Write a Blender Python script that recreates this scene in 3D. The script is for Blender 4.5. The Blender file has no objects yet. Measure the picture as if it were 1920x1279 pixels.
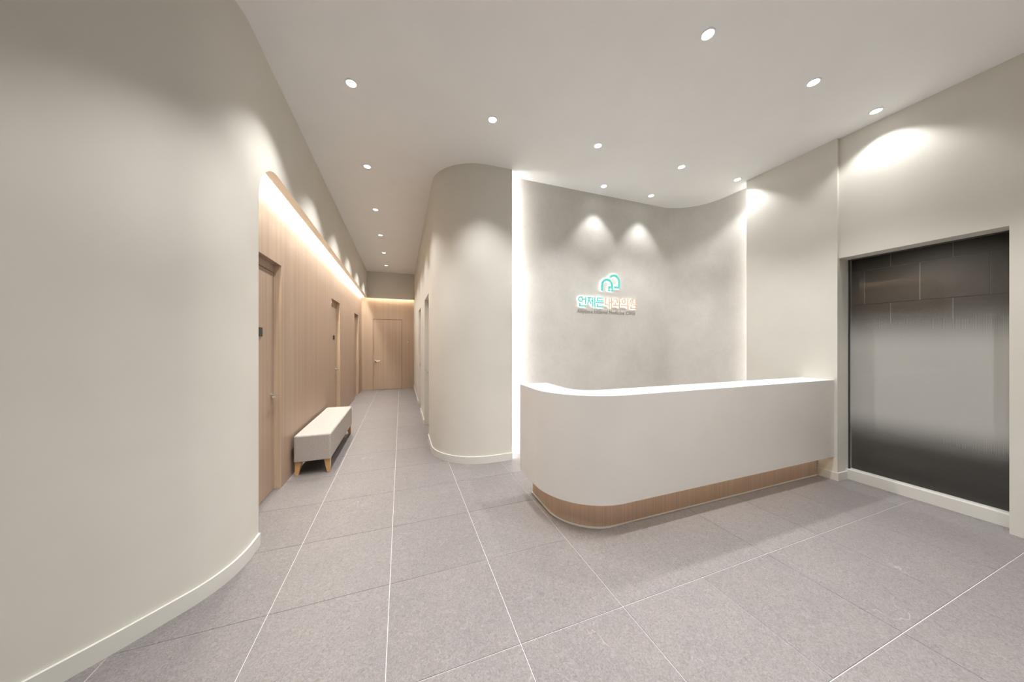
import bpy, bmesh, math, random
from mathutils import Vector

random.seed(7)
scene = bpy.context.scene
COL = scene.collection
PI = math.pi

# ------------------------------------------------------------------ camera, world, exposure
F_PX, YAW, HORIZON, EYE = 568.0, 20.1, 643.0, 1.437
cam_data = bpy.data.cameras.new('camera')
cam_data.sensor_width = 36.0
cam_data.lens = F_PX / 1920.0 * 36.0
cam_data.shift_y = (HORIZON - 639.5) / 1920.0
cam_data.clip_start = 0.02
cam = bpy.data.objects.new('camera', cam_data)
COL.objects.link(cam)
cam.location = (0, 0, EYE)
cam.rotation_euler = (math.radians(90), 0, math.radians(-YAW))
scene.camera = cam

world = bpy.data.worlds.new('world')
scene.world = world
world.use_nodes = True
world.node_tree.nodes['Background'].inputs['Color'].default_value = (0, 0, 0, 1)
world.node_tree.nodes['Background'].inputs['Strength'].default_value = 0.0

vs = scene.view_settings
vs.view_transform = 'Standard'
vs.look = 'None'
vs.gamma = 1.0
vs.use_curve_mapping = False
vs.exposure = 0.90
scene.cycles.max_bounces = 6
scene.cycles.diffuse_bounces = 4
scene.cycles.glossy_bounces = 3
scene.cycles.transparent_max_bounces = 8
scene.cycles.sample_clamp_indirect = 6.0
scene.cycles.adaptive_threshold = 0.02

LAMP_W = 66.0            # general downlights
SIGN_W = 26.0            # narrow spots over the sign
LAMP_COL = (0.985, 0.985, 0.98)
CEIL = 3.57

# ------------------------------------------------------------------ materials
def new_mat(name):
    m = bpy.data.materials.new(name)
    m.use_nodes = True
    nt = m.node_tree
    b = nt.nodes['Principled BSDF']
    return m, nt, b

def N(nt, typ, **kw):
    n = nt.nodes.new(typ)
    for k, v in kw.items():
        setattr(n, k, v)
    return n

def mix_col(nt, fac, a, b):
    n = N(nt, 'ShaderNodeMix', data_type='RGBA')
    n.inputs['A'].default_value = (*a, 1)
    n.inputs['B'].default_value = (*b, 1)
    nt.links.new(fac, n.inputs['Factor'])
    return n.outputs['Result']

def ramp(nt, fac, p0, p1):
    n = N(nt, 'ShaderNodeMapRange')
    n.inputs['From Min'].default_value = p0
    n.inputs['From Max'].default_value = p1
    nt.links.new(fac, n.inputs['Value'])
    return n.outputs['Result']

def paint(name, ca, cb, rough=0.6, scale=3.0, bump=0.0, bscale=250.0, spec=0.3):
    m, nt, b = new_mat(name)
    tc = N(nt, 'ShaderNodeTexCoord')
    no = N(nt, 'ShaderNodeTexNoise')
    no.inputs['Scale'].default_value = scale
    no.inputs['Detail'].default_value = 2
    nt.links.new(tc.outputs['Object'], no.inputs['Vector'])
    nt.links.new(mix_col(nt, ramp(nt, no.outputs['Fac'], 0.35, 0.65), ca, cb), b.inputs['Base Color'])
    b.inputs['Roughness'].default_value = rough
    b.inputs['Specular IOR Level'].default_value = spec
    if bump:
        n2 = N(nt, 'ShaderNodeTexNoise')
        n2.inputs['Scale'].default_value = bscale
        nt.links.new(tc.outputs['Object'], n2.inputs['Vector'])
        bp = N(nt, 'ShaderNodeBump')
        bp.inputs['Strength'].default_value = bump
        bp.inputs['Distance'].default_value = 0.002
        nt.links.new(n2.outputs['Fac'], bp.inputs['Height'])
        nt.links.new(bp.outputs['Normal'], b.inputs['Normal'])
    return m

def stucco_mat():
    m, nt, b = new_mat('stucco')
    tc = N(nt, 'ShaderNodeTexCoord')
    n1 = N(nt, 'ShaderNodeTexNoise'); n1.inputs['Scale'].default_value = 1.6
    n1.inputs['Detail'].default_value = 6; n1.inputs['Roughness'].default_value = 0.68
    n2 = N(nt, 'ShaderNodeTexNoise'); n2.inputs['Scale'].default_value = 42
    n2.inputs['Detail'].default_value = 3; n2.inputs['Distortion'].default_value = 1.5
    for n in (n1, n2):
        nt.links.new(tc.outputs['Object'], n.inputs['Vector'])
    c1 = mix_col(nt, ramp(nt, n1.outputs['Fac'], 0.34, 0.66), (0.57, 0.545, 0.505), (0.655, 0.63, 0.59))
    mx = N(nt, 'ShaderNodeMix', data_type='RGBA', blend_type='MULTIPLY')
    nt.links.new(c1, mx.inputs['A'])
    nt.links.new(mix_col(nt, ramp(nt, n2.outputs['Fac'], 0.3, 0.7), (0.93, 0.93, 0.92), (1, 1, 1)), mx.inputs['B'])
    mx.inputs['Factor'].default_value = 1
    nt.links.new(mx.outputs['Result'], b.inputs['Base Color'])
    b.inputs['Roughness'].default_value = 0.75
    bp = N(nt, 'ShaderNodeBump'); bp.inputs['Strength'].default_value = 0.12; bp.inputs['Distance'].default_value = 0.004
    nt.links.new(n2.outputs['Fac'], bp.inputs['Height'])
    nt.links.new(bp.outputs['Normal'], b.inputs['Normal'])
    return m

def wood_mat(name, ca, cb, freq=110.0, rough=0.5):
    m, nt, b = new_mat(name)
    tc = N(nt, 'ShaderNodeTexCoord')
    sp = N(nt, 'ShaderNodeSeparateXYZ')
    nt.links.new(tc.outputs['Object'], sp.inputs[0])
    su = N(nt, 'ShaderNodeMath', operation='SUBTRACT')
    nt.links.new(sp.outputs['X'], su.inputs[0]); nt.links.new(sp.outputs['Y'], su.inputs[1])
    def stripes(fx, fz, detail):
        a = N(nt, 'ShaderNodeMath', operation='MULTIPLY'); a.inputs[1].default_value = fx
        z = N(nt, 'ShaderNodeMath', operation='MULTIPLY'); z.inputs[1].default_value = fz
        nt.links.new(su.outputs[0], a.inputs[0]); nt.links.new(sp.outputs['Z'], z.inputs[0])
        c = N(nt, 'ShaderNodeCombineXYZ')
        nt.links.new(a.outputs[0], c.inputs['X']); nt.links.new(z.outputs[0], c.inputs['Y'])
        n = N(nt, 'ShaderNodeTexNoise'); n.inputs['Scale'].default_value = 1.0
        n.inputs['Detail'].default_value = detail
        nt.links.new(c.outputs[0], n.inputs['Vector'])
        return n.outputs['Fac']
    fine = stripes(freq, 0.35, 3); broad = stripes(9.0, 0.12, 2)
    ad = N(nt, 'ShaderNodeMath', operation='ADD')
    m1 = N(nt, 'ShaderNodeMath', operation='MULTIPLY'); m1.inputs[1].default_value = 0.72
    m2 = N(nt, 'ShaderNodeMath', operation='MULTIPLY'); m2.inputs[1].default_value = 0.28
    nt.links.new(fine, m1.inputs[0]); nt.links.new(broad, m2.inputs[0])
    nt.links.new(m1.outputs[0], ad.inputs[0]); nt.links.new(m2.outputs[0], ad.inputs[1])
    nt.links.new(mix_col(nt, ramp(nt, ad.outputs[0], 0.36, 0.64), ca, cb), b.inputs['Base Color'])
    b.inputs['Roughness'].default_value = rough
    b.inputs['Specular IOR Level'].default_value = 0.3
    bp = N(nt, 'ShaderNodeBump'); bp.inputs['Strength'].default_value = 0.08; bp.inputs['Distance'].default_value = 0.002
    nt.links.new(fine, bp.inputs['Height']); nt.links.new(bp.outputs['Normal'], b.inputs['Normal'])
    return m

def stone_tile_mat(name, dark, light, vein, rough=0.55, vein_amt=0.55):
    m, nt, b = new_mat(name)
    tc = N(nt, 'ShaderNodeTexCoord')
    oi = N(nt, 'ShaderNodeObjectInfo')
    sc = N(nt, 'ShaderNodeVectorMath', operation='SCALE'); sc.inputs['Scale'].default_value = 37.0
    cx = N(nt, 'ShaderNodeCombineXYZ')
    for k in 'XYZ':
        nt.links.new(oi.outputs['Random'], cx.inputs[k])
    nt.links.new(cx.outputs[0], sc.inputs[0])
    ad = N(nt, 'ShaderNodeVectorMath', operation='ADD')
    nt.links.new(tc.outputs['Object'], ad.inputs[0]); nt.links.new(sc.outputs[0], ad.inputs[1])
    vec = ad.outputs[0]
    def noise(scale, detail, dist=0.0, rgh=0.6):
        n = N(nt, 'ShaderNodeTexNoise')
        n.inputs['Scale'].default_value = scale; n.inputs['Detail'].default_value = detail
        n.inputs['Distortion'].default_value = dist; n.inputs['Roughness'].default_value = rgh
        nt.links.new(vec, n.inputs['Vector']); return n.outputs['Fac']
    grain = noise(60, 4, 2.0, 0.75)
    cloud = noise(4.0, 2)
    c1 = mix_col(nt, ramp(nt, grain, 0.33, 0.67), dark, light)
    mul = N(nt, 'ShaderNodeMix', data_type='RGBA', blend_type='MULTIPLY'); mul.inputs['Factor'].default_value = 1
    nt.links.new(c1, mul.inputs['A'])
    nt.links.new(mix_col(nt, ramp(nt, cloud, 0.3, 0.7), (0.93, 0.93, 0.935), (1.0, 0.99, 0.98)), mul.inputs['B'])
    # thin pale veins: the zero crossing of a broad noise, broken up by another
    vn = noise(2.3, 3, 1.2)
    s = N(nt, 'ShaderNodeMath', operation='SUBTRACT'); s.inputs[1].default_value = 0.5
    nt.links.new(vn, s.inputs[0])
    ab = N(nt, 'ShaderNodeMath', operation='ABSOLUTE'); nt.links.new(s.outputs[0], ab.inputs[0])
    line = ramp(nt, ab.outputs[0], 0.006, 0.0)
    gate = ramp(nt, noise(3.1, 1), 0.62, 0.72)
    g = N(nt, 'ShaderNodeMath', operation='MULTIPLY'); nt.links.new(line, g.inputs[0]); nt.links.new(gate, g.inputs[1])
    g2 = N(nt, 'ShaderNodeMath', operation='MULTIPLY'); g2.inputs[1].default_value = vein_amt; nt.links.new(g.outputs[0], g2.inputs[0])
    fin = N(nt, 'ShaderNodeMix', data_type='RGBA'); fin.inputs['B'].default_value = (*vein, 1)
    nt.links.new(mul.outputs['Result'], fin.inputs['A']); nt.links.new(g2.outputs[0], fin.inputs['Factor'])
    # slight tile-to-tile shift of tone
    hs = N(nt, 'ShaderNodeHueSaturation')
    nt.links.new(fin.outputs['Result'], hs.inputs['Color'])
    mr = N(nt, 'ShaderNodeMapRange'); mr.inputs['To Min'].default_value = 0.96; mr.inputs['To Max'].default_value = 1.04
    nt.links.new(oi.outputs['Random'], mr.inputs['Value']); nt.links.new(mr.outputs['Result'], hs.inputs['Value'])
    nt.links.new(hs.outputs['Color'], b.inputs['Base Color'])
    b.inputs['Roughness'].default_value = rough
    b.inputs['Specular IOR Level'].default_value = 0.35
    bp = N(nt, 'ShaderNodeBump'); bp.inputs['Strength'].default_value = 0.15; bp.inputs['Distance'].default_value = 0.002
    nt.links.new(grain, bp.inputs['Height']); nt.links.new(bp.outputs['Normal'], b.inputs['Normal'])
    return m

def fabric_mat(name, ca, cb):
    m = paint(name, ca, cb, rough=0.95, scale=120.0, bump=0.35, bscale=600.0, spec=0.1)
    return m

def emit_mat(name, col, strength):
    m, nt, b = new_mat(name)
    nt.nodes.remove(b)
    e = N(nt, 'ShaderNodeEmission')
    e.inputs['Color'].default_value = (*col, 1); e.inputs['Strength'].default_value = strength
    nt.links.new(e.outputs[0], nt.nodes['Material Output'].inputs['Surface'])
    return m

def plain(name, col, rough=0.5, metal=0.0, spec=0.5):
    m, nt, b = new_mat(name)
    tc = N(nt, 'ShaderNodeTexCoord')
    no = N(nt, 'ShaderNodeTexNoise'); no.inputs['Scale'].default_value = 60
    nt.links.new(tc.outputs['Object'], no.inputs['Vector'])
    nt.links.new(mix_col(nt, no.outputs['Fac'], tuple(c * 0.97 for c in col), tuple(min(1, c * 1.03) for c in col)), b.inputs['Base Color'])
    b.inputs['Roughness'].default_value = rough; b.inputs['Metallic'].default_value = metal
    b.inputs['Specular IOR Level'].default_value = spec
    return m

def glass_mat():
    m, nt, b = new_mat('clear_glass')
    nt.nodes.remove(b)
    tr = N(nt, 'ShaderNodeBsdfTransparent'); tr.inputs['Color'].default_value = (0.965, 0.965, 0.96, 1)
    gl = N(nt, 'ShaderNodeBsdfGlossy'); gl.inputs['Roughness'].default_value = 0.01
    gl.inputs['Color'].default_value = (0.9, 0.9, 0.9, 1)
    fr = N(nt, 'ShaderNodeFresnel'); fr.inputs['IOR'].default_value = 1.35
    ge = N(nt, 'ShaderNodeNewGeometry')          # the mirror layer sits on the outer faces of the pane only
    iv = N(nt, 'ShaderNodeMath', operation='SUBTRACT'); iv.inputs[0].default_value = 1.0
    nt.links.new(ge.outputs['Backfacing'], iv.inputs[1])
    fm = N(nt, 'ShaderNodeMath', operation='MULTIPLY')
    nt.links.new(fr.outputs[0], fm.inputs[0]); nt.links.new(iv.outputs[0], fm.inputs[1])
    mx = N(nt, 'ShaderNodeMixShader')
    nt.links.new(fm.outputs[0], mx.inputs['Fac'])
    nt.links.new(tr.outputs[0], mx.inputs[1]); nt.links.new(gl.outputs[0], mx.inputs[2])
    nt.links.new(mx.outputs[0], nt.nodes['Material Output'].inputs['Surface'])
    return m

def film_mat():
    """dot-printed gradient film: opaque white in a middle band, fading to clear above and below"""
    m, nt, b = new_mat('gradient_film')
    nt.nodes.remove(b)
    tc = N(nt, 'ShaderNodeTexCoord')
    sp = N(nt, 'ShaderNodeSeparateXYZ'); nt.links.new(tc.outputs['Object'], sp.inputs[0])
    def smooth(a, b_):
        n = N(nt, 'ShaderNodeMapRange', interpolation_type='SMOOTHSTEP')
        n.inputs['From Min'].default_value = a; n.inputs['From Max'].default_value = b_
        nt.links.new(sp.outputs['Z'], n.inputs['Value']); return n.outputs['Result']
    lo = smooth(0.40, 0.76); hi = smooth(1.83, 1.36)
    mu = N(nt, 'ShaderNodeMath', operation='MULTIPLY'); nt.links.new(lo, mu.inputs[0]); nt.links.new(hi, mu.inputs[1])
    # printed dots
    def wave(kx, kz):
        a = N(nt, 'ShaderNodeMath', operation='MULTIPLY'); a.inputs[1].default_value = kx; nt.links.new(sp.outputs['Y'], a.inputs[0])
        c = N(nt, 'ShaderNodeMath', operation='MULTIPLY_ADD'); c.inputs[1].default_value = kz
        nt.links.new(sp.outputs['Z'], c.inputs[0]); nt.links.new(a.outputs[0], c.inputs[2])
        s = N(nt, 'ShaderNodeMath', operation='SINE'); nt.links.new(c.outputs[0], s.inputs[0]); return s.outputs[0]
    w = N(nt, 'ShaderNodeMath', operation='MULTIPLY')
    nt.links.new(wave(420, 420), w.inputs[0]); nt.links.new(wave(420, -420), w.inputs[1])
    inv = N(nt, 'ShaderNodeMath', operation='SUBTRACT'); inv.inputs[0].default_value = 1.0; nt.links.new(mu.outputs[0], inv.inputs[1])
    pr = N(nt, 'ShaderNodeMath', operation='MULTIPLY'); nt.links.new(mu.outputs[0], pr.inputs[0]); nt.links.new(inv.outputs[0], pr.inputs[1])
    dm = N(nt, 'ShaderNodeMath', operation='MULTIPLY'); nt.links.new(pr.outputs[0], dm.inputs[0]); nt.links.new(w.outputs[0], dm.inputs[1])
    d2 = N(nt, 'ShaderNodeMath', operation='MULTIPLY_ADD'); d2.inputs[1].default_value = 0.6
    nt.links.new(dm.outputs[0], d2.inputs[0]); nt.links.new(mu.outputs[0], d2.inputs[2])
    sc = N(nt, 'ShaderNodeMath', operation='MULTIPLY', use_clamp=True); sc.inputs[1].default_value = 0.95
    nt.links.new(d2.outputs[0], sc.inputs[0])
    tr = N(nt, 'ShaderNodeBsdfTransparent')
    df = N(nt, 'ShaderNodeBsdfDiffuse'); df.inputs['Color'].default_value = (0.74, 0.725, 0.70, 1)
    tl = N(nt, 'ShaderNodeBsdfTranslucent'); tl.inputs['Color'].default_value = (0.45, 0.44, 0.42, 1)
    m1 = N(nt, 'ShaderNodeMixShader'); m1.inputs['Fac'].default_value = 0.2
    nt.links.new(df.outputs[0], m1.inputs[1]); nt.links.new(tl.outputs[0], m1.inputs[2])
    m2 = N(nt, 'ShaderNodeMixShader')
    nt.links.new(sc.outputs[0], m2.inputs['Fac']); nt.links.new(tr.outputs[0], m2.inputs[1]); nt.links.new(m1.outputs[0], m2.inputs[2])
    nt.links.new(m2.outputs[0], nt.nodes['Material Output'].inputs['Surface'])
    return m

M = {}
M['wall'] = paint('cream_paint', (0.70, 0.675, 0.61), (0.72, 0.695, 0.63))
M['ceiling'] = paint('ceiling_paint', (0.92, 0.92, 0.91), (0.935, 0.935, 0.925))
M['base'] = paint('skirting_paint', (0.70, 0.685, 0.64), (0.72, 0.705, 0.66), rough=0.4)
M['stucco'] = stucco_mat()
M['wood'] = wood_mat('oak_veneer', (0.375, 0.274, 0.202), (0.475, 0.360, 0.270))
M['lip'] = wood_mat('oak_lip', (0.84, 0.79, 0.70), (0.87, 0.82, 0.73))
M['jamb'] = wood_mat('oak_jamb', (0.58, 0.44, 0.31), (0.68, 0.53, 0.39))
M['plinth'] = wood_mat('oak_plinth', (0.54, 0.385, 0.27), (0.70, 0.53, 0.395), freq=75.0)
M['leg'] = wood_mat('oak_leg', (0.55, 0.33, 0.14), (0.66, 0.42, 0.20), freq=160.0)
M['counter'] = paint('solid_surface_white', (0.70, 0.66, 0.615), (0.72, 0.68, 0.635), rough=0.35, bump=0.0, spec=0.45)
M['countertop'] = paint('lit_white_top', (0.84, 0.83, 0.81), (0.86, 0.85, 0.83), rough=0.3, bump=0.0, spec=0.45)  # same surface as the body, lightened for its strong light and ceiling bounce
M['tile'] = stone_tile_mat('grey_stone_tile', (0.160, 0.144, 0.140), (0.288, 0.264, 0.259), (0.50, 0.47, 0.46), vein_amt=0.5)
M['grout'] = paint('pale_grout', (0.70, 0.67, 0.655), (0.74, 0.71, 0.695), rough=0.9, bump=0.0)
M['fabric'] = fabric_mat('linen_fabric', (0.42, 0.378, 0.345), (0.54, 0.497, 0.463))
M['metal'] = plain('brushed_steel', (0.62, 0.60, 0.56), 0.28, 1.0)
M['black'] = plain('black_plate', (0.02, 0.02, 0.022), 0.4)
M['white'] = plain('white_plastic', (0.85, 0.85, 0.85), 0.4)
M['lens'] = emit_mat('lamp_lens', (0.965, 0.985, 1.0), 8.0)
M['lens'].cycles.emission_sampling = 'NONE'
M['cove'] = emit_mat('cove_led', (1.0, 0.93, 0.83), 80.0)
M['cove_dim'] = emit_mat('cove_led_dim', (1.0, 0.90, 0.76), 26.0)
M['edge_led'] = emit_mat('edge_led', (1.0, 0.985, 0.96), 40.0)
M['edge_led_dim'] = emit_mat('edge_led_dim', (1.0, 0.985, 0.96), 9.0)
M['plinth_led'] = emit_mat('plinth_led', (1.0, 0.74, 0.46), 3.0)
M['halo'] = emit_mat('halo_led', (0.98, 1.0, 0.97), 3.4)
M['teal'] = plain('teal_acrylic', (0.13, 0.66, 0.58), 0.35)
M['peach'] = plain('peach_acrylic', (0.84, 0.48, 0.30), 0.35)
M['brown'] = plain('brown_acrylic', (0.30, 0.26, 0.21), 0.5)
M['glass'] = glass_mat()
M['film'] = film_mat()
M['hall_tile'] = stone_tile_mat('dark_stone_tile', (0.105, 0.084, 0.064), (0.165, 0.136, 0.106), (0.3, 0.29, 0.27), vein_amt=0.15)
M['hall_grout'] = plain('hall_grout', (0.55, 0.52, 0.47), 0.9)
M['hall_floor'] = stone_tile_mat('dark_hall_floor', (0.085, 0.074, 0.062), (0.15, 0.135, 0.118), (0.12, 0.11, 0.10), vein_amt=0.0)
M['hall_paint'] = plain('hall_paint', (0.25, 0.24, 0.22), 0.8)
M['dark'] = plain('dark_gasket', (0.05, 0.05, 0.05), 0.5)

# ------------------------------------------------------------------ mesh helpers
def finish(name, bm, mat, parent=None, smooth=False, normals=True):
    if normals:
        bmesh.ops.recalc_face_normals(bm, faces=bm.faces[:])
    me = bpy.data.meshes.new(name)
    bm.to_mesh(me); bm.free()
    mats = mat if isinstance(mat, (list, tuple)) else [mat]
    for k in mats:
        me.materials.append(M[k])
    if smooth:
        for p in me.polygons: p.use_smooth = True
        me.set_sharp_from_angle(angle=math.radians(32))
    o = bpy.data.objects.new(name, me)
    COL.objects.link(o)
    if parent: o.parent = parent
    return o

def tag(o, label, cat, group=None, kind=None):
    o['label'] = label; o['category'] = cat
    if group: o['group'] = group
    if kind: o['kind'] = kind
    return o

def empty(name, loc=(0, 0, 0), rz=0.0):
    o = bpy.data.objects.new(name, None)
    COL.objects.link(o); o.location = loc; o.rotation_euler = (0, 0, rz)
    o.empty_display_size = 0.05
    return o

def add_box(bm, x0, x1, y0, y1, z0, z1, mi=0):
    v = [bm.verts.new((x, y, z)) for z in (z0, z1) for x, y in ((x0, y0), (x1, y0), (x1, y1), (x0, y1))]
    fs = [(0, 3, 2, 1), (4, 5, 6, 7), (0, 1, 5, 4), (1, 2, 6, 5), (2, 3, 7, 6), (3, 0, 4, 7)]
    out = []
    for f in fs:
        fc = bm.faces.new([v[i] for i in f]); fc.material_index = mi; out.append(fc)
    return v, out

def box(name, x0, x1, y0, y1, z0, z1, mat, parent=None, bevel=0.0, seg=2):
    bm = bmesh.new(); add_box(bm, x0, x1, y0, y1, z0, z1)
    if bevel:
        bmesh.ops.bevel(bm, geom=bm.edges[:], offset=bevel, segments=seg, affect='EDGES', profile=0.6)
    return finish(name, bm, mat, parent, smooth=bevel > 0)

def arc(cx, cy, r, a0, a1, n):
    return [(cx + r * math.cos(math.radians(a0 + (a1 - a0) * i / n)), cy + r * math.sin(math.radians(a0 + (a1 - a0) * i / n))) for i in range(n + 1)]

def offset_path(pts, d):
    """offset an open polyline to its left by d"""
    out = []
    n = len(pts)
    for i in range(n):
        a = Vector(pts[max(i - 1, 0)]); b = Vector(pts[i]); c = Vector(pts[min(i + 1, n - 1)])
        t1 = (b - a).normalized() if i > 0 else (c - b).normalized()
        t2 = (c - b).normalized() if i < n - 1 else t1
        n1 = Vector((-t1.y, t1.x)); n2 = Vector((-t2.y, t2.x))
        nn = (n1 + n2).normalized()
        k = d / max(0.3, nn.dot(n1))
        out.append((b.x + nn.x * k, b.y + nn.y * k))
    return out

def ribbon(bm, path, d, z0, z1, mi=0):
    """a wall of thickness d (left of the path) from z0 to z1"""
    q = offset_path(path, d)
    rows = []
    for (x, y), (u, v) in zip(path, q):
        rows.append([bm.verts.new((x, y, z0)), bm.verts.new((x, y, z1)), bm.verts.new((u, v, z1)), bm.verts.new((u, v, z0))])
    for a, b in zip(rows, rows[1:]):
        for k in range(4):
            f = bm.faces.new((a[k], b[k], b[(k + 1) % 4], a[(k + 1) % 4])); f.material_index = mi
    bm.faces.new(rows[0]); bm.faces.new(rows[-1][::-1])

def wall_ribbon(name, path, d, z0, z1, mat, parent=None):
    bm = bmesh.new(); ribbon(bm, path, d, z0, z1)
    return finish(name, bm, mat, parent, smooth=True)

def extrude_poly(bm, pts, fn0, fn1):
    """pts 2D outline; fn0 / fn1 map a 2D point to the two end planes"""
    a = [bm.verts.new(fn0(*p)) for p in pts]; b = [bm.verts.new(fn1(*p)) for p in pts]
    bm.faces.new(a); bm.faces.new(b[::-1])
    n = len(pts)
    for i in range(n):
        bm.faces.new((a[i], a[(i + 1) % n], b[(i + 1) % n], b[i]))

def add_tube(bm, pts, radii, seg=12, cap=True):
    rings = []
    n = len(pts)
    for i, p in enumerate(pts):
        p = Vector(p)
        t = (Vector(pts[min(i + 1, n - 1)]) - Vector(pts[max(i - 1, 0)])).normalized()
        up = Vector((0, 0, 1)) if abs(t.z) < 0.9 else Vector((1, 0, 0))
        s = t.cross(up).normalized(); u = s.cross(t)
        r = radii[i] if isinstance(radii, (list, tuple)) else radii
        rings.append([bm.verts.new(p + s * (r * math.cos(2 * PI * k / seg)) + u * (r * math.sin(2 * PI * k / seg))) for k in range(seg)])
    for a, b in zip(rings, rings[1:]):
        for k in range(seg):
            bm.faces.new((a[k], a[(k + 1) % seg], b[(k + 1) % seg], b[k]))
    if cap:
        bm.faces.new(rings[0][::-1]); bm.faces.new(rings[-1])

def add_lathe(bm, profile, seg=32, closed=False):
    rings = [[bm.verts.new((r * math.cos(2 * PI * k / seg), r * math.sin(2 * PI * k / seg), z)) for k in range(seg)] for r, z in profile]
    pairs = list(zip(rings, rings[1:]))
    if closed: pairs.append((rings[-1], rings[0]))
    for a, b in pairs:
        for k in range(seg):
            bm.faces.new((a[k], a[(k + 1) % seg], b[(k + 1) % seg], b[k]))
    return rings

# ------------------------------------------------------------------ main dimensions (metres)
XL = -0.95            # left wall face / upper corridor wall
XW = -1.115           # oak veneer wall face
XC = 0.385            # right corridor wall face
YE = 10.10            # end of corridor
YS = 3.66             # sign wall face
XP = 4.27             # panel beside the sign wall
XR = 4.30             # right wall face
XG = 4.475            # glass pane
OY0, OY1, OZ = 0.855, 1.80, 2.32   # glazed opening
XH = 7.70             # tiled wall of the hall behind the glass
YB = -2.60            # rear wall, behind the camera

# ------------------------------------------------------------------ floor of 60 cm tiles
floor = box('floor', -3.1, XG + 0.02, YB - 0.1, YE + 0.2, -0.08, -0.003, 'grout')
tag(floor, 'pale grey stone tiled floor with thin white grout lines', 'floor', kind='structure')
T, GAP = 0.6, 0.0034
TX0, TY0 = -0.663, 1.344
tile_cache = {}
def tile_mesh(w, d, cache, mat, t=0.008):
    key = (round(w, 3), round(d, 3))
    if key not in cache:
        bm = bmesh.new(); _, fs = add_box(bm, -w / 2, w / 2, -d / 2, d / 2, -t, 0)
        top = [f for f in bm.faces if all(v.co.z > -1e-6 for v in f.verts)]
        bmesh.ops.bevel(bm, geom=list(top[0].edges), offset=0.0012, segments=1, affect='EDGES')
        bmesh.ops.recalc_face_normals(bm, faces=bm.faces[:])
        me = bpy.data.meshes.new('floor_tile'); bm.to_mesh(me); bm.free(); me.materials.append(M[mat])
        cache[key] = me
    return cache[key]
def open_floor(x0, x1, y0, y1):
    cx, cy = (x0 + x1) / 2, (y0 + y1) / 2
    if y0 > 3.75: return x1 > XW - 0.05 and x0 < XC + 0.05
    if cy > 2.6: return x1 > XW - 0.1
    return x1 > -1.62 - max(0, 1.5 - cy) * 1.1
for i in range(-4, 10):
    for j in range(-7, 16):
        x0, x1 = TX0 + T * i, TX0 + T * (i + 1)
        y0, y1 = TY0 + T * j, TY0 + T * (j + 1)
        x0, x1, y0, y1 = max(x0, -3.0), min(x1, XG - 0.03), max(y0, YB), min(y1, YE + 0.02)
        if y0 > 3.75: x0, x1 = max(x0, XW - 0.08), min(x1, 0.55 if y0 > 3.75 else x1)
        if x1 - x0 < 0.03 or y1 - y0 < 0.03 or not open_floor(x0, x1, y0, y1): continue
        w, d = x1 - x0 - GAP, y1 - y0 - GAP
        o = bpy.data.objects.new('floor_tile', tile_mesh(w, d, tile_cache, 'tile'))
        o.location = ((x0 + x1) / 2, (y0 + y1) / 2, 0)
        COL.objects.link(o); o.parent = floor

# ------------------------------------------------------------------ ceiling
o = box('ceiling', -3.2, XR + 0.35, YB - 0.1, YE + 0.2, CEIL, CEIL + 0.1, 'ceiling')
tag(o, 'smooth pale ceiling over reception and corridor', 'ceiling', kind='structure')

# ------------------------------------------------------------------ left curved wall with the rounded corridor opening
ctrl = [(-2.95, YB - 0.05), (-2.95, -1.2), (-2.93, -0.3), (-2.72, 0.35), (-2.30, 0.95), (-1.83, 1.42), (-1.43, 1.795), (-1.27, 1.945),
        (-1.15, 2.07), (-1.05, 2.185), (-0.985, 2.315), (-0.955, 2.45), (XL, 2.56), (XL, 2.636)]
def catmull(p, n=8):
    out = []
    for i in range(len(p) - 1):
        a = Vector(p[max(i - 1, 0)]); b = Vector(p[i]); c = Vector(p[i + 1]); d = Vector(p[min(i + 2, len(p) - 1)])
        for k in range(n):
            t = k / n
            q = 0.5 * ((2 * b) + (c - a) * t + (2 * a - 5 * b + 4 * c - d) * t * t + (3 * b - a - 3 * c + d) * t ** 3)
            out.append((q.x, q.y))
    out.append(p[-1]); return out
left_path = catmull(ctrl)
wl = wall_ribbon('wall_left', left_path, 0.05, 0.0, CEIL, 'wall')
tag(wl, 'curved cream painted wall in the left foreground', 'wall', kind='structure')
SOFF = 2.80
outline = [(2.636, CEIL), (2.636, SOFF - 0.36)] + [(2.636 + 0.36 - 0.36 * math.cos(math.radians(a)), SOFF - 0.36 + 0.36 * math.sin(math.radians(a))) for a in range(5, 91, 5)] + [(YE - 0.12, SOFF), (YE - 0.12, CEIL)]
bm = bmesh.new()
extrude_poly(bm, outline, lambda y, z: (XL, y, z), lambda y, z: (XL - 0.075, y, z))
bmesh.ops.recalc_face_normals(bm, faces=bm.faces[:])
for f in bm.faces:
    if abs(f.normal.x) < 0.5 and f.normal.z < -0.1: f.material_index = 1
o = finish('wall_upper', bm, ['wall', 'lip'], None)
tag(o, 'cream upper wall over the wood panelling with a rounded opening corner', 'wall', kind='structure')
# closing ledge above the cove
o = box('trim_1', XW - 0.02, XL - 0.07, 2.56, YE - 0.1, 2.93, 2.96, 'wall')
tag(o, 'cream ledge closing the light cove above the wood wall', 'trim', kind='structure')

# skirting of the left wall
o = wall_ribbon('baseboard_left', offset_path([p for p in left_path], -0.0125), 0.0125, 0.0, 0.088, 'base')
tag(o, 'cream skirting board along the curved left wall', 'baseboard', kind='structure')

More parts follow.
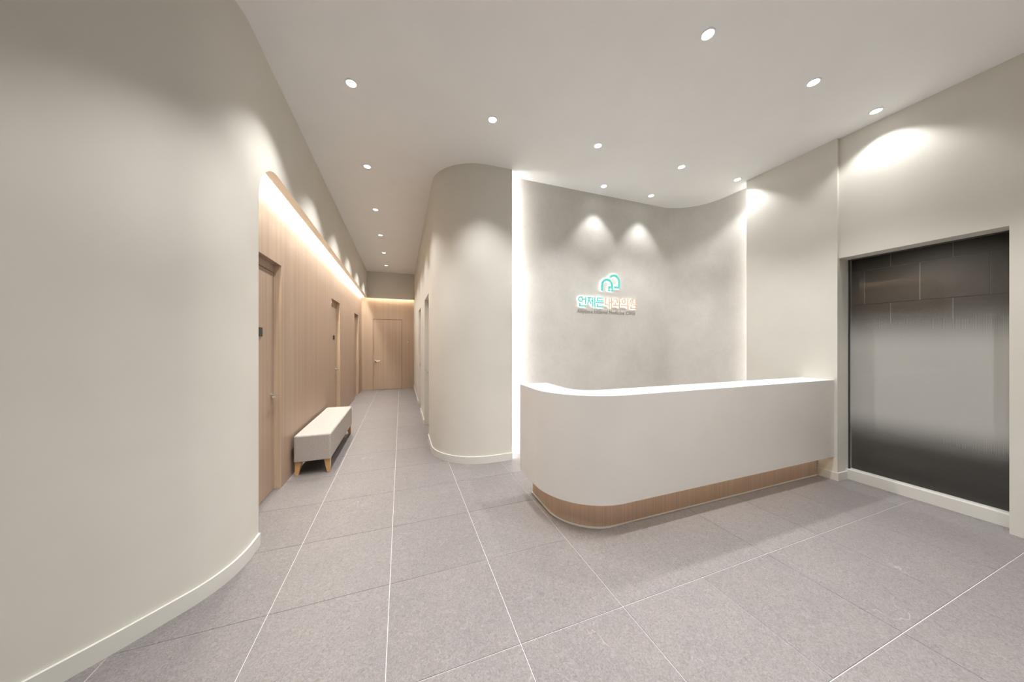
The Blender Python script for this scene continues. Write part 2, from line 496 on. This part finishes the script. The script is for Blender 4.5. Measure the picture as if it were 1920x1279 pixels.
# ------------------------------------------------------------------ oak veneer corridor wall with three doors
DOOR_H = 2.20
doors = [(2.80, 3.61), (5.90, 6.66), (8.60, 9.36)]
bm = bmesh.new()
y = 2.56
for d0, d1 in doors:
    add_box(bm, XW - 0.14, XW, y, d0, 0, 2.94)
    add_box(bm, XW - 0.14, XW, d0, d1, DOOR_H, 2.94)
    y = d1
add_box(bm, XW - 0.14, XW, y, YE + 0.1, 0, 2.94)
bmesh.ops.remove_doubles(bm, verts=bm.verts[:], dist=1e-5)
o = finish('wall_corridor_left', bm, 'wood')
tag(o, 'oak veneer wall with three recessed doors along the corridor', 'wall', kind='structure')

def lever_handle(parent, loc, face, toward):
    """face: unit vector out of the door; toward: unit vector the lever points along"""
    f, t = Vector(face), Vector(toward); p = Vector(loc)
    r = empty('door_handle', p); r.parent = parent
    bm = bmesh.new()
    add_tube(bm, [(0, 0, 0), f * 0.008, f * 0.011], [0.027, 0.027, 0.022], 20)
    finish('rose', bm, 'metal', r, smooth=True)
    bm = bmesh.new()
    add_tube(bm, [f * 0.008, f * 0.035, f * 0.048 + t * 0.006, f * 0.052 + t * 0.02, f * 0.052 + t * 0.07, f * 0.048 + t * 0.12, f * 0.046 + t * 0.125],
             [0.011, 0.011, 0.0115, 0.0115, 0.010, 0.0085, 0.005], 12)
    finish('lever', bm, 'metal', r, smooth=True)
    return r

dlabels = ['oak veneer door nearest the curved wall, recessed beside the bench', 'oak veneer door beyond the bench, middle of the wood wall',
           'narrow-looking oak veneer door at the far end of the wood wall']
XD = XW - 0.062
for k, (d0, d1) in enumerate(doors):
    d = empty('door_%d' % (k + 1), (0, 0, 0))
    tag(d, dlabels[k], 'door', kind='structure')
    box('door_leaf', XD - 0.04, XD, d0 + 0.003, d1 - 0.004, 0.006, DOOR_H - 0.079, 'wood', d)
    box('door_head', XD - 0.04, XD, d0 + 0.003, d1 - 0.004, DOOR_H - 0.071, DOOR_H, 'wood', d)
    box('door_stop', XD - 0.06, XD - 0.035, d0, d1, 0.0, DOOR_H, 'dark', d)
    box('door_jamb', XD - 0.001, XW - 0.0005, d1 - 0.0035, d1 + 0.001, 0.0, DOOR_H, 'jamb', d)
    lever_handle(d, (XD, d1 - 0.065, 0.93), (1, 0, 0), (0, -1, 0))
    if k < 2:
        s = box('room_plate', XD, XD + 0.012, (3.24, 6.37)[k], (3.315, 6.47)[k], 1.495, 1.575, 'black', d, bevel=0.002)

# end wall of the corridor: oak below, painted above
EDX0, EDX1, EDZ = -0.805, 0.03, 2.16
bm = bmesh.new()
add_box(bm, XW - 0.1, EDX0, YE, YE + 0.1, 0, 2.94)
add_box(bm, EDX0, EDX1, YE, YE + 0.1, EDZ, 2.94)
add_box(bm, EDX1, XC + 0.1, YE, YE + 0.1, 0, 2.94)
o = finish('wall_end', bm, 'wood')
tag(o, 'oak veneer wall closing the far end of the corridor', 'wall', kind='structure')
box('wall_button', 0.185, 0.205, YE - 0.006, YE, 1.46, 1.48, 'white', o, bevel=0.002)
bm = bmesh.new(); _, fs = add_box(bm, XW, XC + 0.05, YE - 0.17, YE - 0.12, 2.78, CEIL)
bmesh.ops.recalc_face_normals(bm, faces=bm.faces[:])
for f in bm.faces:
    if f.normal.z < -0.5: f.material_index = 1
o = finish('wall_end_upper', bm, ['wall', 'lip'])
tag(o, 'cream upper wall at the far end above the lit cove', 'wall', kind='structure')
o = box('trim_2', XW, XC + 0.05, YE - 0.12, YE, 2.93, 2.96, 'wall')
tag(o, 'cream ledge closing the light cove at the far end', 'trim', kind='structure')
d = empty('door_4'); tag(d, 'flush oak veneer door in the far end wall', 'door', kind='structure')
box('door_leaf', EDX0 + 0.009, EDX1 - 0.009, YE + 0.002, YE + 0.04, 0.010, EDZ - 0.010, 'wood', d)
box('door_stop', EDX0, EDX1, YE + 0.04, YE + 0.09, 0.0, EDZ, 'dark', d)
lever_handle(d, (EDX0 + 0.075, YE + 0.002, 0.88), (0, -1, 0), (1, 0, 0))

# ------------------------------------------------------------------ right corridor wall with the rounded pillar
r_doors = [(4.66, 5.51), (6.58, 7.41)]
pil = arc(1.0, 4.12, 1.0 - XC, 180, 270, 24)        # tangent to XC and to y = 4.12 - 0.615
YP = pil[-1][1]
XPE = 1.285
bm = bmesh.new()
ribbon(bm, [(XC, r_doors[0][0])] + pil + [(XPE, YP)], 0.04, 0, CEIL)
add_box(bm, XC, XC + 0.12, r_doors[0][0], r_doors[0][1], 2.18, CEIL)
add_box(bm, XC, XC + 0.12, r_doors[0][1], r_doors[1][0], 0, CEIL)
add_box(bm, XC, XC + 0.12, r_doors[1][0], r_doors[1][1], 2.18, CEIL)
add_box(bm, XC, XC + 0.12, r_doors[1][1], YE + 0.1, 0, CEIL)
o = finish('wall_corridor_right', bm, 'wall', smooth=True)
tag(o, 'cream wall with a rounded corner between corridor and reception', 'wall', kind='structure')
bm = bmesh.new()
bp = [(XC, r_doors[0][0])] + pil + [(XPE, YP)]
ribbon(bm, offset_path(bp, -0.0125), 0.0125, 0, 0.085)
add_box(bm, XC - 0.0125, XC, r_doors[0][1], r_doors[1][0], 0, 0.085)
add_box(bm, XC - 0.0125, XC, r_doors[1][1], YE, 0, 0.085)
o = finish('baseboard_corridor', bm, 'base', smooth=True)
tag(o, 'cream skirting board around the rounded corner and corridor wall', 'baseboard', kind='structure')
for k, (d0, d1) in enumerate(r_doors):
    d = empty('door_%d' % (5 + k))
    tag(d, ['cream recessed door just past the rounded corner', 'cream recessed door further along the cream corridor wall'][k], 'door', kind='structure')
    box('door_leaf', XC + 0.07, XC + 0.11, d0 + 0.004, d1 - 0.004, 0.006, 2.176, 'wall', d)
    box('strike_plate', XC + 0.018, XC + 0.034, d1 - 0.003, d1 + 0.0005, 0.90, 0.98, 'metal', d)
    lever_handle(d, (XC + 0.07, d1 - 0.07, 0.93), (-1, 0, 0), (0, -1, 0))

# ------------------------------------------------------------------ sign wall (stucco, concave corner on the right)
sp_ = [(0.9, YS), (3.86, YS)] + arc(3.86, YS - 0.6, 0.6, 90, 0, 20)[1:] + [(4.46, 2.35)]
o = wall_ribbon('wall_sign', sp_, 0.08, 0, CEIL, 'stucco')
tag(o, 'beige stucco feature wall with a concave curved corner', 'wall', kind='structure')
o = wall_ribbon('baseboard_sign', offset_path(sp_, -0.012), 0.012, 0, 0.085, 'base')
tag(o, 'cream skirting board at the foot of the stucco wall', 'baseboard', kind='structure')

# panel to the right of the sign wall, with its end turned towards the room
o = box('wall_panel', XP, XG + 0.06, OY1, 2.36, 0, CEIL, 'wall')
bm = bmesh.new(); add_box(bm, XP, XP + 0.04, 2.36, 2.685, 0, CEIL)
w = finish('wall_panel_edge', bm, 'wall'); w.parent = o
tag(o, 'cream wall panel between stucco wall and frosted glass', 'wall', kind='structure')
bm = bmesh.new()
ribbon(bm, [(XP, 2.685), (XP, OY1), (XG - 0.045, OY1)], -0.013, 0, 0.082)
o = finish('baseboard_panel', bm, 'base')
tag(o, 'cream skirting board wrapping the panel corner beside the counter', 'baseboard', kind='structure')

# right wall round the glazed opening
bm = bmesh.new()
add_box(bm, XR, XG + 0.06, OY0, OY1, OZ, CEIL)
add_box(bm, XR, XG + 0.06, YB - 0.1, OY0, 0, CEIL)
bmesh.ops.remove_doubles(bm, verts=bm.verts[:], dist=1e-5)
o = finish('wall_right', bm, 'wall')
tag(o, 'cream wall around the frosted glass on the right', 'wall', kind='structure')
o = box('wall_rear', -3.1, XR + 0.3, YB - 0.1, YB, 0, CEIL, 'wall')
tag(o, 'cream wall behind the viewer', 'wall', kind='structure')

# fixed window: low curb, pane, film, gaskets
w = empty('window_1', (XG, (OY0 + OY1) / 2, 0))
tag(w, 'fixed glass pane with a frosted gradient band beside the counter', 'window', kind='structure')
def wpart(name, *a, **k):
    o = box(name, *a, **k); o.parent = w; o.matrix_parent_inverse = w.matrix_world.inverted()
    o.location = (-XG, -(OY0 + OY1) / 2, 0); o.matrix_parent_inverse.identity(); return o
wpart('curb', XG - 0.045, XG + 0.05, OY0, OY1, 0, 0.10, 'base')
wpart('pane', XG, XG + 0.010, OY0 + 0.004, OY1 - 0.004, 0.101, OZ - 0.002, 'glass')
bm = bmesh.new()
vv = [bm.verts.new((XG + 0.0115, y_, z_)) for y_, z_ in ((OY0 + 0.01, 0.11), (OY1 - 0.01, 0.11), (OY1 - 0.01, OZ - 0.01), (OY0 + 0.01, OZ - 0.01))]
bm.faces.new(vv)
o = finish('frosted_film', bm, 'film', w); o.location = (-XG, -(OY0 + OY1) / 2, 0)
wpart('gasket', XG - 0.004, XG + 0.016, OY1 - 0.010, OY1, 0.10, OZ, 'dark')
wpart('gasket', XG - 0.004, XG + 0.016, OY0, OY0 + 0.008, 0.10, OZ, 'dark')
wpart('gasket', XG - 0.003, XG + 0.016, OY0, OY1, OZ - 0.008, OZ, 'dark')

# ------------------------------------------------------------------ dim tiled hall behind the glass
HY0, HY1 = -0.6, 5.2
o = box('hall_floor', XG + 0.05, XH, HY0, HY1, -0.05, 0.0, 'hall_floor'); tag(o, 'dark floor of the hall behind the glass', 'floor', kind='structure')
o = box('hall_ceiling', XG + 0.06, XH, HY0, HY1, 3.3, 3.35, 'hall_paint'); tag(o, 'dim ceiling of the hall behind the glass', 'ceiling', kind='structure')
o = box('wall_hall_near', XG + 0.06, XH, HY0 - 0.05, HY0, 0, 3.3, 'hall_paint'); tag(o, 'grey near wall of the hall behind the glass', 'wall', kind='structure')
o = box('wall_hall_far', XG + 0.06, XH, HY1, HY1 + 0.05, 0, 3.3, 'hall_paint'); tag(o, 'grey far wall of the hall behind the glass', 'wall', kind='structure')
o = box('wall_hall_side', XG + 0.061, XG + 0.10, 2.37, HY1, 0, 3.3, 'hall_paint'); tag(o, 'grey side wall of the hall behind the stucco wall', 'wall', kind='structure')
hw = box('wall_hall', XH, XH + 0.05, HY0, HY1, 0, 3.3, 'hall_grout')
tag(hw, 'dark grey wall of large staggered stone tiles behind the glass', 'wall', kind='structure')
hc = {}
KH = XH / 5.6
z_joint = EYE + (2.366 - EYE) * KH
y_joint = 1.658 * KH
for r in range(-5, 2):
    z0 = z_joint + 0.6 * (r); z1 = z0 + 0.6
    z0, z1 = max(z0, 0.0), min(z1, 3.3)
    if z1 - z0 < 0.05: continue
    off = 0.0 if r % 2 else 0.305
    for c in range(-5, 7):
        y0 = y_joint + off + 0.61 * c; y1 = y0 + 0.61
        y0, y1 = max(y0, HY0), min(y1, HY1)
        if y1 - y0 < 0.05: continue
        key = (round(y1 - y0, 3), round(z1 - z0, 3))
        if key not in hc:
            bm = bmesh.new(); add_box(bm, -0.006, 0, -(key[0] - 0.006) / 2, (key[0] - 0.006) / 2, -(key[1] - 0.006) / 2, (key[1] - 0.006) / 2)
            bmesh.ops.recalc_face_normals(bm, faces=bm.faces[:])
            me = bpy.data.meshes.new('wall_tile'); bm.to_mesh(me); bm.free(); me.materials.append(M['hall_tile']); hc[key] = me
        o = bpy.data.objects.new('wall_tile', hc[key]); COL.objects.link(o)
        o.parent = hw; o.location = (XH, (y0 + y1) / 2, (z0 + z1) / 2)

# ------------------------------------------------------------------ reception counter
CX0, CY0, CXE, CYE = 1.055, 1.825, XP - 0.001, 2.66
CT, CB = 1.048, 0.243
def l_outline(x0, y0, r, th, rin, xe, ye, n=22):
    outer = [(x0, ye)] + arc(x0 + r, y0 + r, r, 180, 270, n) + [(xe, y0)]
    inner = [(xe, y0 + th)] + arc(x0 + th + rin, y0 + th + rin, rin, 270, 180, n) + [(x0 + th, ye)]
    return outer, inner
def l_solid(name, o, i, z0, z1, mat, parent, bevel=0.0):
    bm = bmesh.new()
    i = i[::-1]
    # quads between outer and inner path, matched point by point
    rows = [[bm.verts.new((*a, z0)), bm.verts.new((*a, z1)), bm.verts.new((*b, z1)), bm.verts.new((*b, z0))] for a, b in zip(o, i)]
    for a, b in zip(rows, rows[1:]):
        for k in range(4):
            bm.faces.new((a[k], b[k], b[(k + 1) % 4], a[(k + 1) % 4]))
    bm.faces.new(rows[0]); bm.faces.new(rows[-1][::-1])
    if bevel:
        es = [e for e in bm.edges if abs(e.verts[0].co.z - z1) < 1e-6 and abs(e.verts[1].co.z - z1) < 1e-6 and
              any(abs(f.normal.z) < 0.5 for f in e.link_faces)]
    return finish(name, bm, mat, parent, smooth=True)
ctr = empty('reception_counter', (CX0 + 0.5, CY0 + 0.3, 0))
tag(ctr, 'white reception counter with a rounded front corner on a recessed oak plinth', 'counter')
def under(o):
    o.location = (-(CX0 + 0.5), -(CY0 + 0.3), 0); return o
oo, ii = l_outline(CX0, CY0, 0.50, 0.275, 0.20, CXE, CYE)
under(l_solid('counter_body', oo, ii, CB, CT - 0.003, 'counter', ctr))
under(l_solid('countertop', oo, ii, CT - 0.003, CT, 'countertop', ctr))
po, pi_ = l_outline(CX0 + 0.13, CY0 + 0.13, 0.38, 0.12, 0.22, CXE - 0.016, CYE)
p = under(l_solid('plinth', po, pi_, 0.0, CB, 'plinth', ctr)); p['label'] = 'oak veneer plinth with fine vertical grain'
bo = offset_path(po[:-1] + [(CXE - 0.02, CY0 + 0.13)], -0.009)
bm = bmesh.new(); ribbon(bm, bo, 0.0085, 0.0, 0.010); under(finish('sealant_bead', bm, 'white', ctr, smooth=True))
lo = offset_path(po, -0.030)
bm = bmesh.new(); ribbon(bm, lo[:-1] + [(CXE - 0.05, lo[-1][1])], 0.012, CB - 0.008, CB - 0.001); under(finish('plinth_light', bm, 'plinth_led', ctr, smooth=True))

# ------------------------------------------------------------------ bench
B0X, B1X, B0Y, B1Y = -1.085, -0.735, 3.85, 5.40
b = empty('bench', ((B0X + B1X) / 2, (B0Y + B1Y) / 2, 0))
tag(b, 'long beige upholstered bench on tapered oak legs against the wood wall', 'bench')
hx, hy = (B1X - B0X) / 2, (B1Y - B0Y) / 2
bm = bmesh.new(); add_box(bm, -hx, hx, -hy, hy, 0.155, 0.435)
edges = [e for e in bm.edges if max(v.co.z for v in e.verts) > 0.3]
bmesh.ops.bevel(bm, geom=edges, offset=0.020, segments=4, affect='EDGES', profile=0.5)
s = finish('seat', bm, 'fabric', b, smooth=True); s.modifiers.new('weighted', 'WEIGHTED_NORMAL').keep_sharp = True
bm = bmesh.new(); add_box(bm, -hx + 0.02, hx - 0.02, -hy + 0.02, hy - 0.02, 0.145, 0.158); finish('bottom_board', bm, 'dark', b)
for sx in (-1, 1):
    for sy in (-1, 1):
        bm = bmesh.new()
        # outer side upright, inner side tapering to the foot
        xo, yo = sx * (hx - 0.008), sy * (hy - 0.02)
        tv = [(xo, yo), (xo - sx * 0.062, yo), (xo - sx * 0.062, yo - sy * 0.062), (xo, yo - sy * 0.062)]
        fv = [(xo, yo), (xo - sx * 0.032, yo), (xo - sx * 0.032, yo - sy * 0.032), (xo, yo - sy * 0.032)]
        a = [bm.verts.new((*q, 0.150)) for q in tv]; c = [bm.verts.new((*q, 0.0)) for q in fv]
        bm.faces.new(a); bm.faces.new(c[::-1])
        for k in range(4): bm.faces.new((a[k], a[(k + 1) % 4], c[(k + 1) % 4], c[k]))
        bmesh.ops.bevel(bm, geom=bm.edges[:], offset=0.002, segments=1, affect='EDGES')
        finish('leg', bm, 'leg', b)

# ------------------------------------------------------------------ backlit clinic sign on the stucco wall
SX, SZ = 2.303, 1.945
sign = empty('clinic_sign', (SX, YS, SZ))
tag(sign, 'backlit sign with teal arch emblem, Korean letters and English line on stucco wall', 'sign')
YF0, YF1, YL = -0.028, -0.020, -0.0195     # front, back of the letters and their lamps behind
def stroke_pts(kind, a):
    if kind == 'r':      # rectangle x0 y0 x1 y1
        x0, y0, x1, y1 = a; return [[(x0, y0), (x1, y0), (x1, y1), (x0, y1)]]
    if kind == 'l':      # slanted bar x0 y0 x1 y1 width
        x0, y0, x1, y1, w_ = a
        d = Vector((x1 - x0, y1 - y0)).normalized(); n = Vector((-d.y, d.x)) * w_ / 2
        return [[(x0 + n.x, y0 + n.y), (x0 - n.x, y0 - n.y), (x1 - n.x, y1 - n.y), (x1 + n.x, y1 + n.y)]]
    if kind == 'o':      # ring / arc: cx cy outer_r width a0 a1
        cx, cy, r, w_, a0, a1 = a
        n = max(6, int(abs(a1 - a0) / 10)); o1 = arc(cx, cy, r, a0, a1, n); o2 = arc(cx, cy, r - w_, a0, a1, n)
        return [[o1[k], o1[k + 1], o2[k + 1], o2[k]] for k in range(n)]
def make_glyph(name, strokes, mat, parent, sx, sz, scale, glow=True):
    bm = bmesh.new()
    polys = [q for kind, *a in strokes for q in stroke_pts(kind, a)]
    ring = len(stroke_pts(strokes[0][0], strokes[0][1:])) - 1
    for n_, q in enumerate(polys):
        dy = -0.00025 * max(0, n_ - ring)
        extrude_poly(bm, q, lambda u, v: (sx + u * scale, YF0 + dy, sz + v * scale), lambda u, v: (sx + u * scale, YF1, sz + v * scale))
    bmesh.ops.remove_doubles(bm, verts=bm.verts[:], dist=1e-6)
    o = finish(name, bm, mat, parent)
    if glow:
        bm = bmesh.new()
        for q in polys:
            bm.faces.new([bm.verts.new((sx + u * scale, YL, sz + v * scale)) for u, v in q])
        bmesh.ops.remove_doubles(bm, verts=bm.verts[:], dist=1e-6)
        finish('halo_light', bm, 'halo', o)
    return o
W = 0.13; w = 0.108
def H(y, x0, x1, t): return ('r', x0, y - t / 2, x1, y + t / 2)
def V(x, y0, y1, t): return ('r', x - t / 2, y0, x + t / 2, y1)
glyphs = [
    ('teal', [('o', .33, .735, .285, W, 0, 360), V(.90, .27, 1.0, W), H(.735, .60, .85, W), V(.22, .0, .36, W), H(.055, .17, .95, W)]),
    ('teal', [H(.93, .06, .56, W), ('l', .31, .92, .07, .30, W), ('l', .28, .66, .53, .30, W), V(.70, 0, 1, W), V(.94, 0, 1, W), H(.62, .49, .70, W)]),
    ('teal', [H(.94, .14, .92, W), H(.665, .14, .92, W), V(.195, .63, .97, W), H(.475, .0, 1.0, W), V(.20, 0, .32, W), H(.055, .15, .92, W)]),
    ('peach', [V(.10, .28, 1, w), H(.32, .06, .52, w), V(.60, 0, 1, w), V(.87, 0, 1, w), H(.55, .60, .87, w)]),
    ('peach', [H(.93, .08, .58, w), V(.535, .50, .95, w), V(.30, .24, .60, w), H(.26, .0, .70, w), V(.80, 0, 1, w), H(.57, .80, 1.02, w)]),
    ('peach', [('o', .33, .74, .26, w, 0, 360), H(.28, .0, .76, w), V(.87, 0, 1, w)]),
    ('peach', [('o', .34, .83, .19, w, 0, 360), H(.55, .0, .72, w), V(.34, .33, .55, w), H(.40, .50, .86, w), V(.87, .23, 1, w), V(.20, 0, .25, w), H(.05, .155, .93, w)]),
]
PITCH, GS = 0.1478, 0.1395
for k, (mat, st) in enumerate(glyphs):
    g = make_glyph('letter', st, mat, sign, k * PITCH, 0.0, GS)
S = 0.034
make_glyph('emblem_arch', [('o', .489, .317, .1035, S, 0, 180), ('r', .3855, .2375, .3855 + S, .318), ('r', .5925 - S, .300, .5925, .318),
                           ('r', .508, .2935, .5925, .3135), ('r', .508, .2375, .5925, .2475), ('r', .508, .2475, .522, .2935), ('r', .5785, .2475, .5925, .2935),
                           ('r', .522, .2475, .541, .2615), ('r', .5595, .2475, .5785, .2615), ('r', .522, .2795, .541, .2935), ('r', .5595, .2795, .5785, .2935)],
           'teal', sign, 0, 0, 1.0)
make_glyph('emblem_cross', [('r', .541, .2475, .5595, .2935), ('r', .522, .2615, .541, .2795), ('r', .5595, .2615, .5785, .2795)], 'white', sign, 0, 0, 1.0, glow=False)
make_glyph('emblem_arch', [('o', .609, .382, .1075, S, 0, 142), ('r', .7165 - S, .286, .7165, .383), ('r', .612, .286, .7165, .286 + .031)], 'teal', sign, 0, 0, 1.0)
# English line, one part per word
x = 0.0
words = ['Anytime', 'Internal', 'Medicine', 'Clinic']
meshes = []
for wd in words:
    cu = bpy.data.curves.new(wd, 'FONT'); cu.body = wd; cu.size = 1.0; cu.extrude = 0.0; cu.offset = 0.0
    cu.resolution_u = 3; cu.space_character = 1.06
    t = bpy.data.objects.new('tmp', cu); COL.objects.link(t)
    dg = bpy.context.evaluated_depsgraph_get(); dg.update()
    me = bpy.data.meshes.new_from_object(t.evaluated_get(dg))
    bpy.data.objects.remove(t); bpy.data.curves.remove(cu)
    xs = [v.co.x for v in me.vertices]
    meshes.append((me, min(xs), max(xs)))
total = sum(b_ - a_ for _, a_, b_ in meshes) + 0.36 * 3
k = 1.015 / total
for wd, (me, a_, b_) in zip(words, meshes):
    bm = bmesh.new(); bm.from_mesh(me)
    r = bmesh.ops.extrude_face_region(bm, geom=bm.faces[:])
    for v in r['geom']:
        if isinstance(v, bmesh.types.BMVert): v.co.z += 0.03
    for v in bm.verts:
        px_, py_, pz_ = v.co
        v.co = (x + (px_ - a_) * k, -0.002 - pz_ * k, -0.088 + py_ * k)
    x += (b_ - a_ + 0.36) * k
    o = finish('word', bm, 'brown', sign)
    o['label'] = 'small dark word ' + wd
    bpy.data.meshes.remove(me)

# ------------------------------------------------------------------ LED strips
def led(name, x0, x1, y0, y1, z0, z1, mat, label):
    r = empty(name, ((x0 + x1) / 2, (y0 + y1) / 2, z0)); tag(r, label, 'light strip')
    o = box('diffuser', x0, x1, y0, y1, z0, z1, mat, r); o.location = (-(x0 + x1) / 2, -(y0 + y1) / 2, -z0)
    return r
led('cove_light', -1.085, -1.055, 2.72, YE - 0.2, 2.915, 2.93, 'cove', 'warm cove light washing the top of the wood wall')
led('cove_light', XW + 0.06, XC - 0.01, YE - 0.09, YE - 0.06, 2.915, 2.93, 'cove_dim', 'warm cove light over the far end door')
led('edge_light', XPE - 0.045, XPE - 0.02, YP + 0.041, YP + 0.053, 0.0, CEIL - 0.002, 'edge_led', 'vertical white light behind the rounded corner, left of stucco wall')
led('edge_light', XP + 0.041, XP + 0.053, 2.62, 2.66, 0.0, CEIL - 0.002, 'edge_led_dim', 'vertical white light between stucco wall and right panel')

# ------------------------------------------------------------------ downlights
bm = bmesh.new()
add_lathe(bm, [(0.036, 0.0), (0.036, -0.003), (0.040, -0.006), (0.046, -0.005), (0.048, 0.0)], 32, closed=True)
ring_proto = finish('trim_ring', bm, 'white', None, smooth=True)
bm = bmesh.new()
rr = add_lathe(bm, [(0.036, -0.0005), (0.036, -0.0022), (0.024, -0.0030)], 32); bm.faces.new(rr[-1])
lens_proto = finish('lens', bm, 'lens', None, smooth=True)
ring_mesh, lens_mesh = ring_proto.data, lens_proto.data
bpy.data.objects.remove(ring_proto); bpy.data.objects.remove(lens_proto)
def lamp_data(watt, half, blend):
    l = bpy.data.lights.new('downlight_beam', 'SPOT')
    l.energy = watt; l.spot_size = math.radians(half * 2); l.spot_blend = blend
    l.shadow_soft_size = 0.035; l.color = LAMP_COL
    return l
wide = lamp_data(LAMP_W * 1.1, 51, 0.6)
near_wall = lamp_data(LAMP_W * 0.30, 57, 0.5)
rear = lamp_data(LAMP_W * 1.1, 38, 0.4)  # unseen lamps behind the viewer, added to brighten the ceiling by bounce
narrow = lamp_data(SIGN_W, 40, 0.55)
def downlight(x, y, label, group, data):
    r = empty('downlight', (x, y, CEIL)); tag(r, label, 'downlight', group)
    for n, me in (('trim_ring', ring_mesh), ('lens', lens_mesh)):
        o = bpy.data.objects.new(n, me); COL.objects.link(o); o.parent = r
    l = bpy.data.objects.new('beam', data); COL.objects.link(l); l.parent = r; l.location = (0, 0, -0.008)
g1 = 'downlights along the corridor'
for y_, nth in ((2.79, 'nearest'), (4.04, 'second'), (5.30, 'third'), (6.53, 'fourth'), (7.77, 'fifth'), (9.03, 'farthest')):
    downlight(-0.385, y_, 'round recessed downlight, %s in the row running down the corridor' % nth, g1, wide)
g2 = 'downlights over the reception'
for x_, y_, lab in ((0.82, 2.78, 'round recessed downlight in front of the rounded wall corner'),
                    (1.997, 2.755, 'round recessed downlight above the counter, left of the emblem'),
                    (3.19, 2.74, 'round recessed downlight in front of the concave stucco corner'),
                    (4.12, 2.70, 'round recessed downlight at the top of the right wall panel'),
                    (1.99, 1.50, 'large round recessed downlight nearest the top edge of the picture'),
                    (3.17, 1.48, 'round recessed downlight in the upper right of the ceiling'),
                    (4.10, 1.465, 'round recessed downlight at the wall above the frosted glass')):
    downlight(x_, y_, lab, g2, near_wall if x_ > 4 else wide)
g3 = 'spots washing the sign'
downlight(2.59, 3.44, 'small spot by the stucco wall, left of the pair', g3, narrow)
downlight(3.40, 3.43, 'small spot by the stucco wall, right of the pair', g3, narrow)
# the same grid goes on overhead, unseen; rows further back are added fill
g4 = 'downlights behind the viewer'
for x_ in (-0.385, 0.82):
    downlight(x_, 1.49, 'round recessed downlight over the viewer, unseen, added for ambient fill', g4, wide)
for y_ in (0.22,):  # next row of the grid, out of view, added for ambient fill
    for x_ in (-0.385, 0.82, 1.99, 3.17):
        downlight(x_, y_, 'round recessed downlight over the viewer, unseen, added for ambient fill', g4, wide)
for x_ in (0.2, 1.6, 3.0):
    downlight(x_, -1.95, 'round recessed downlight over the viewer, unseen, added for ambient fill', g4, rear)
# one unseen lamp, added to light the hall behind the glass
hl = bpy.data.lights.new('hall_fill', 'SPOT'); hl.energy = 95; hl.spot_size = math.radians(150); hl.spot_blend = 0.8; hl.shadow_soft_size = 0.06; hl.color = LAMP_COL
r = empty('hall_fill_light', (6.6, 2.2, 3.3)); tag(r, 'unseen downlight added to light the hall behind the glass', 'downlight')
for n, me in (('trim_ring', ring_mesh), ('lens', lens_mesh)):
    o = bpy.data.objects.new(n, me); COL.objects.link(o); o.parent = r
l = bpy.data.objects.new('beam', hl); COL.objects.link(l); l.parent = r; l.location = (0, 0, -0.008)
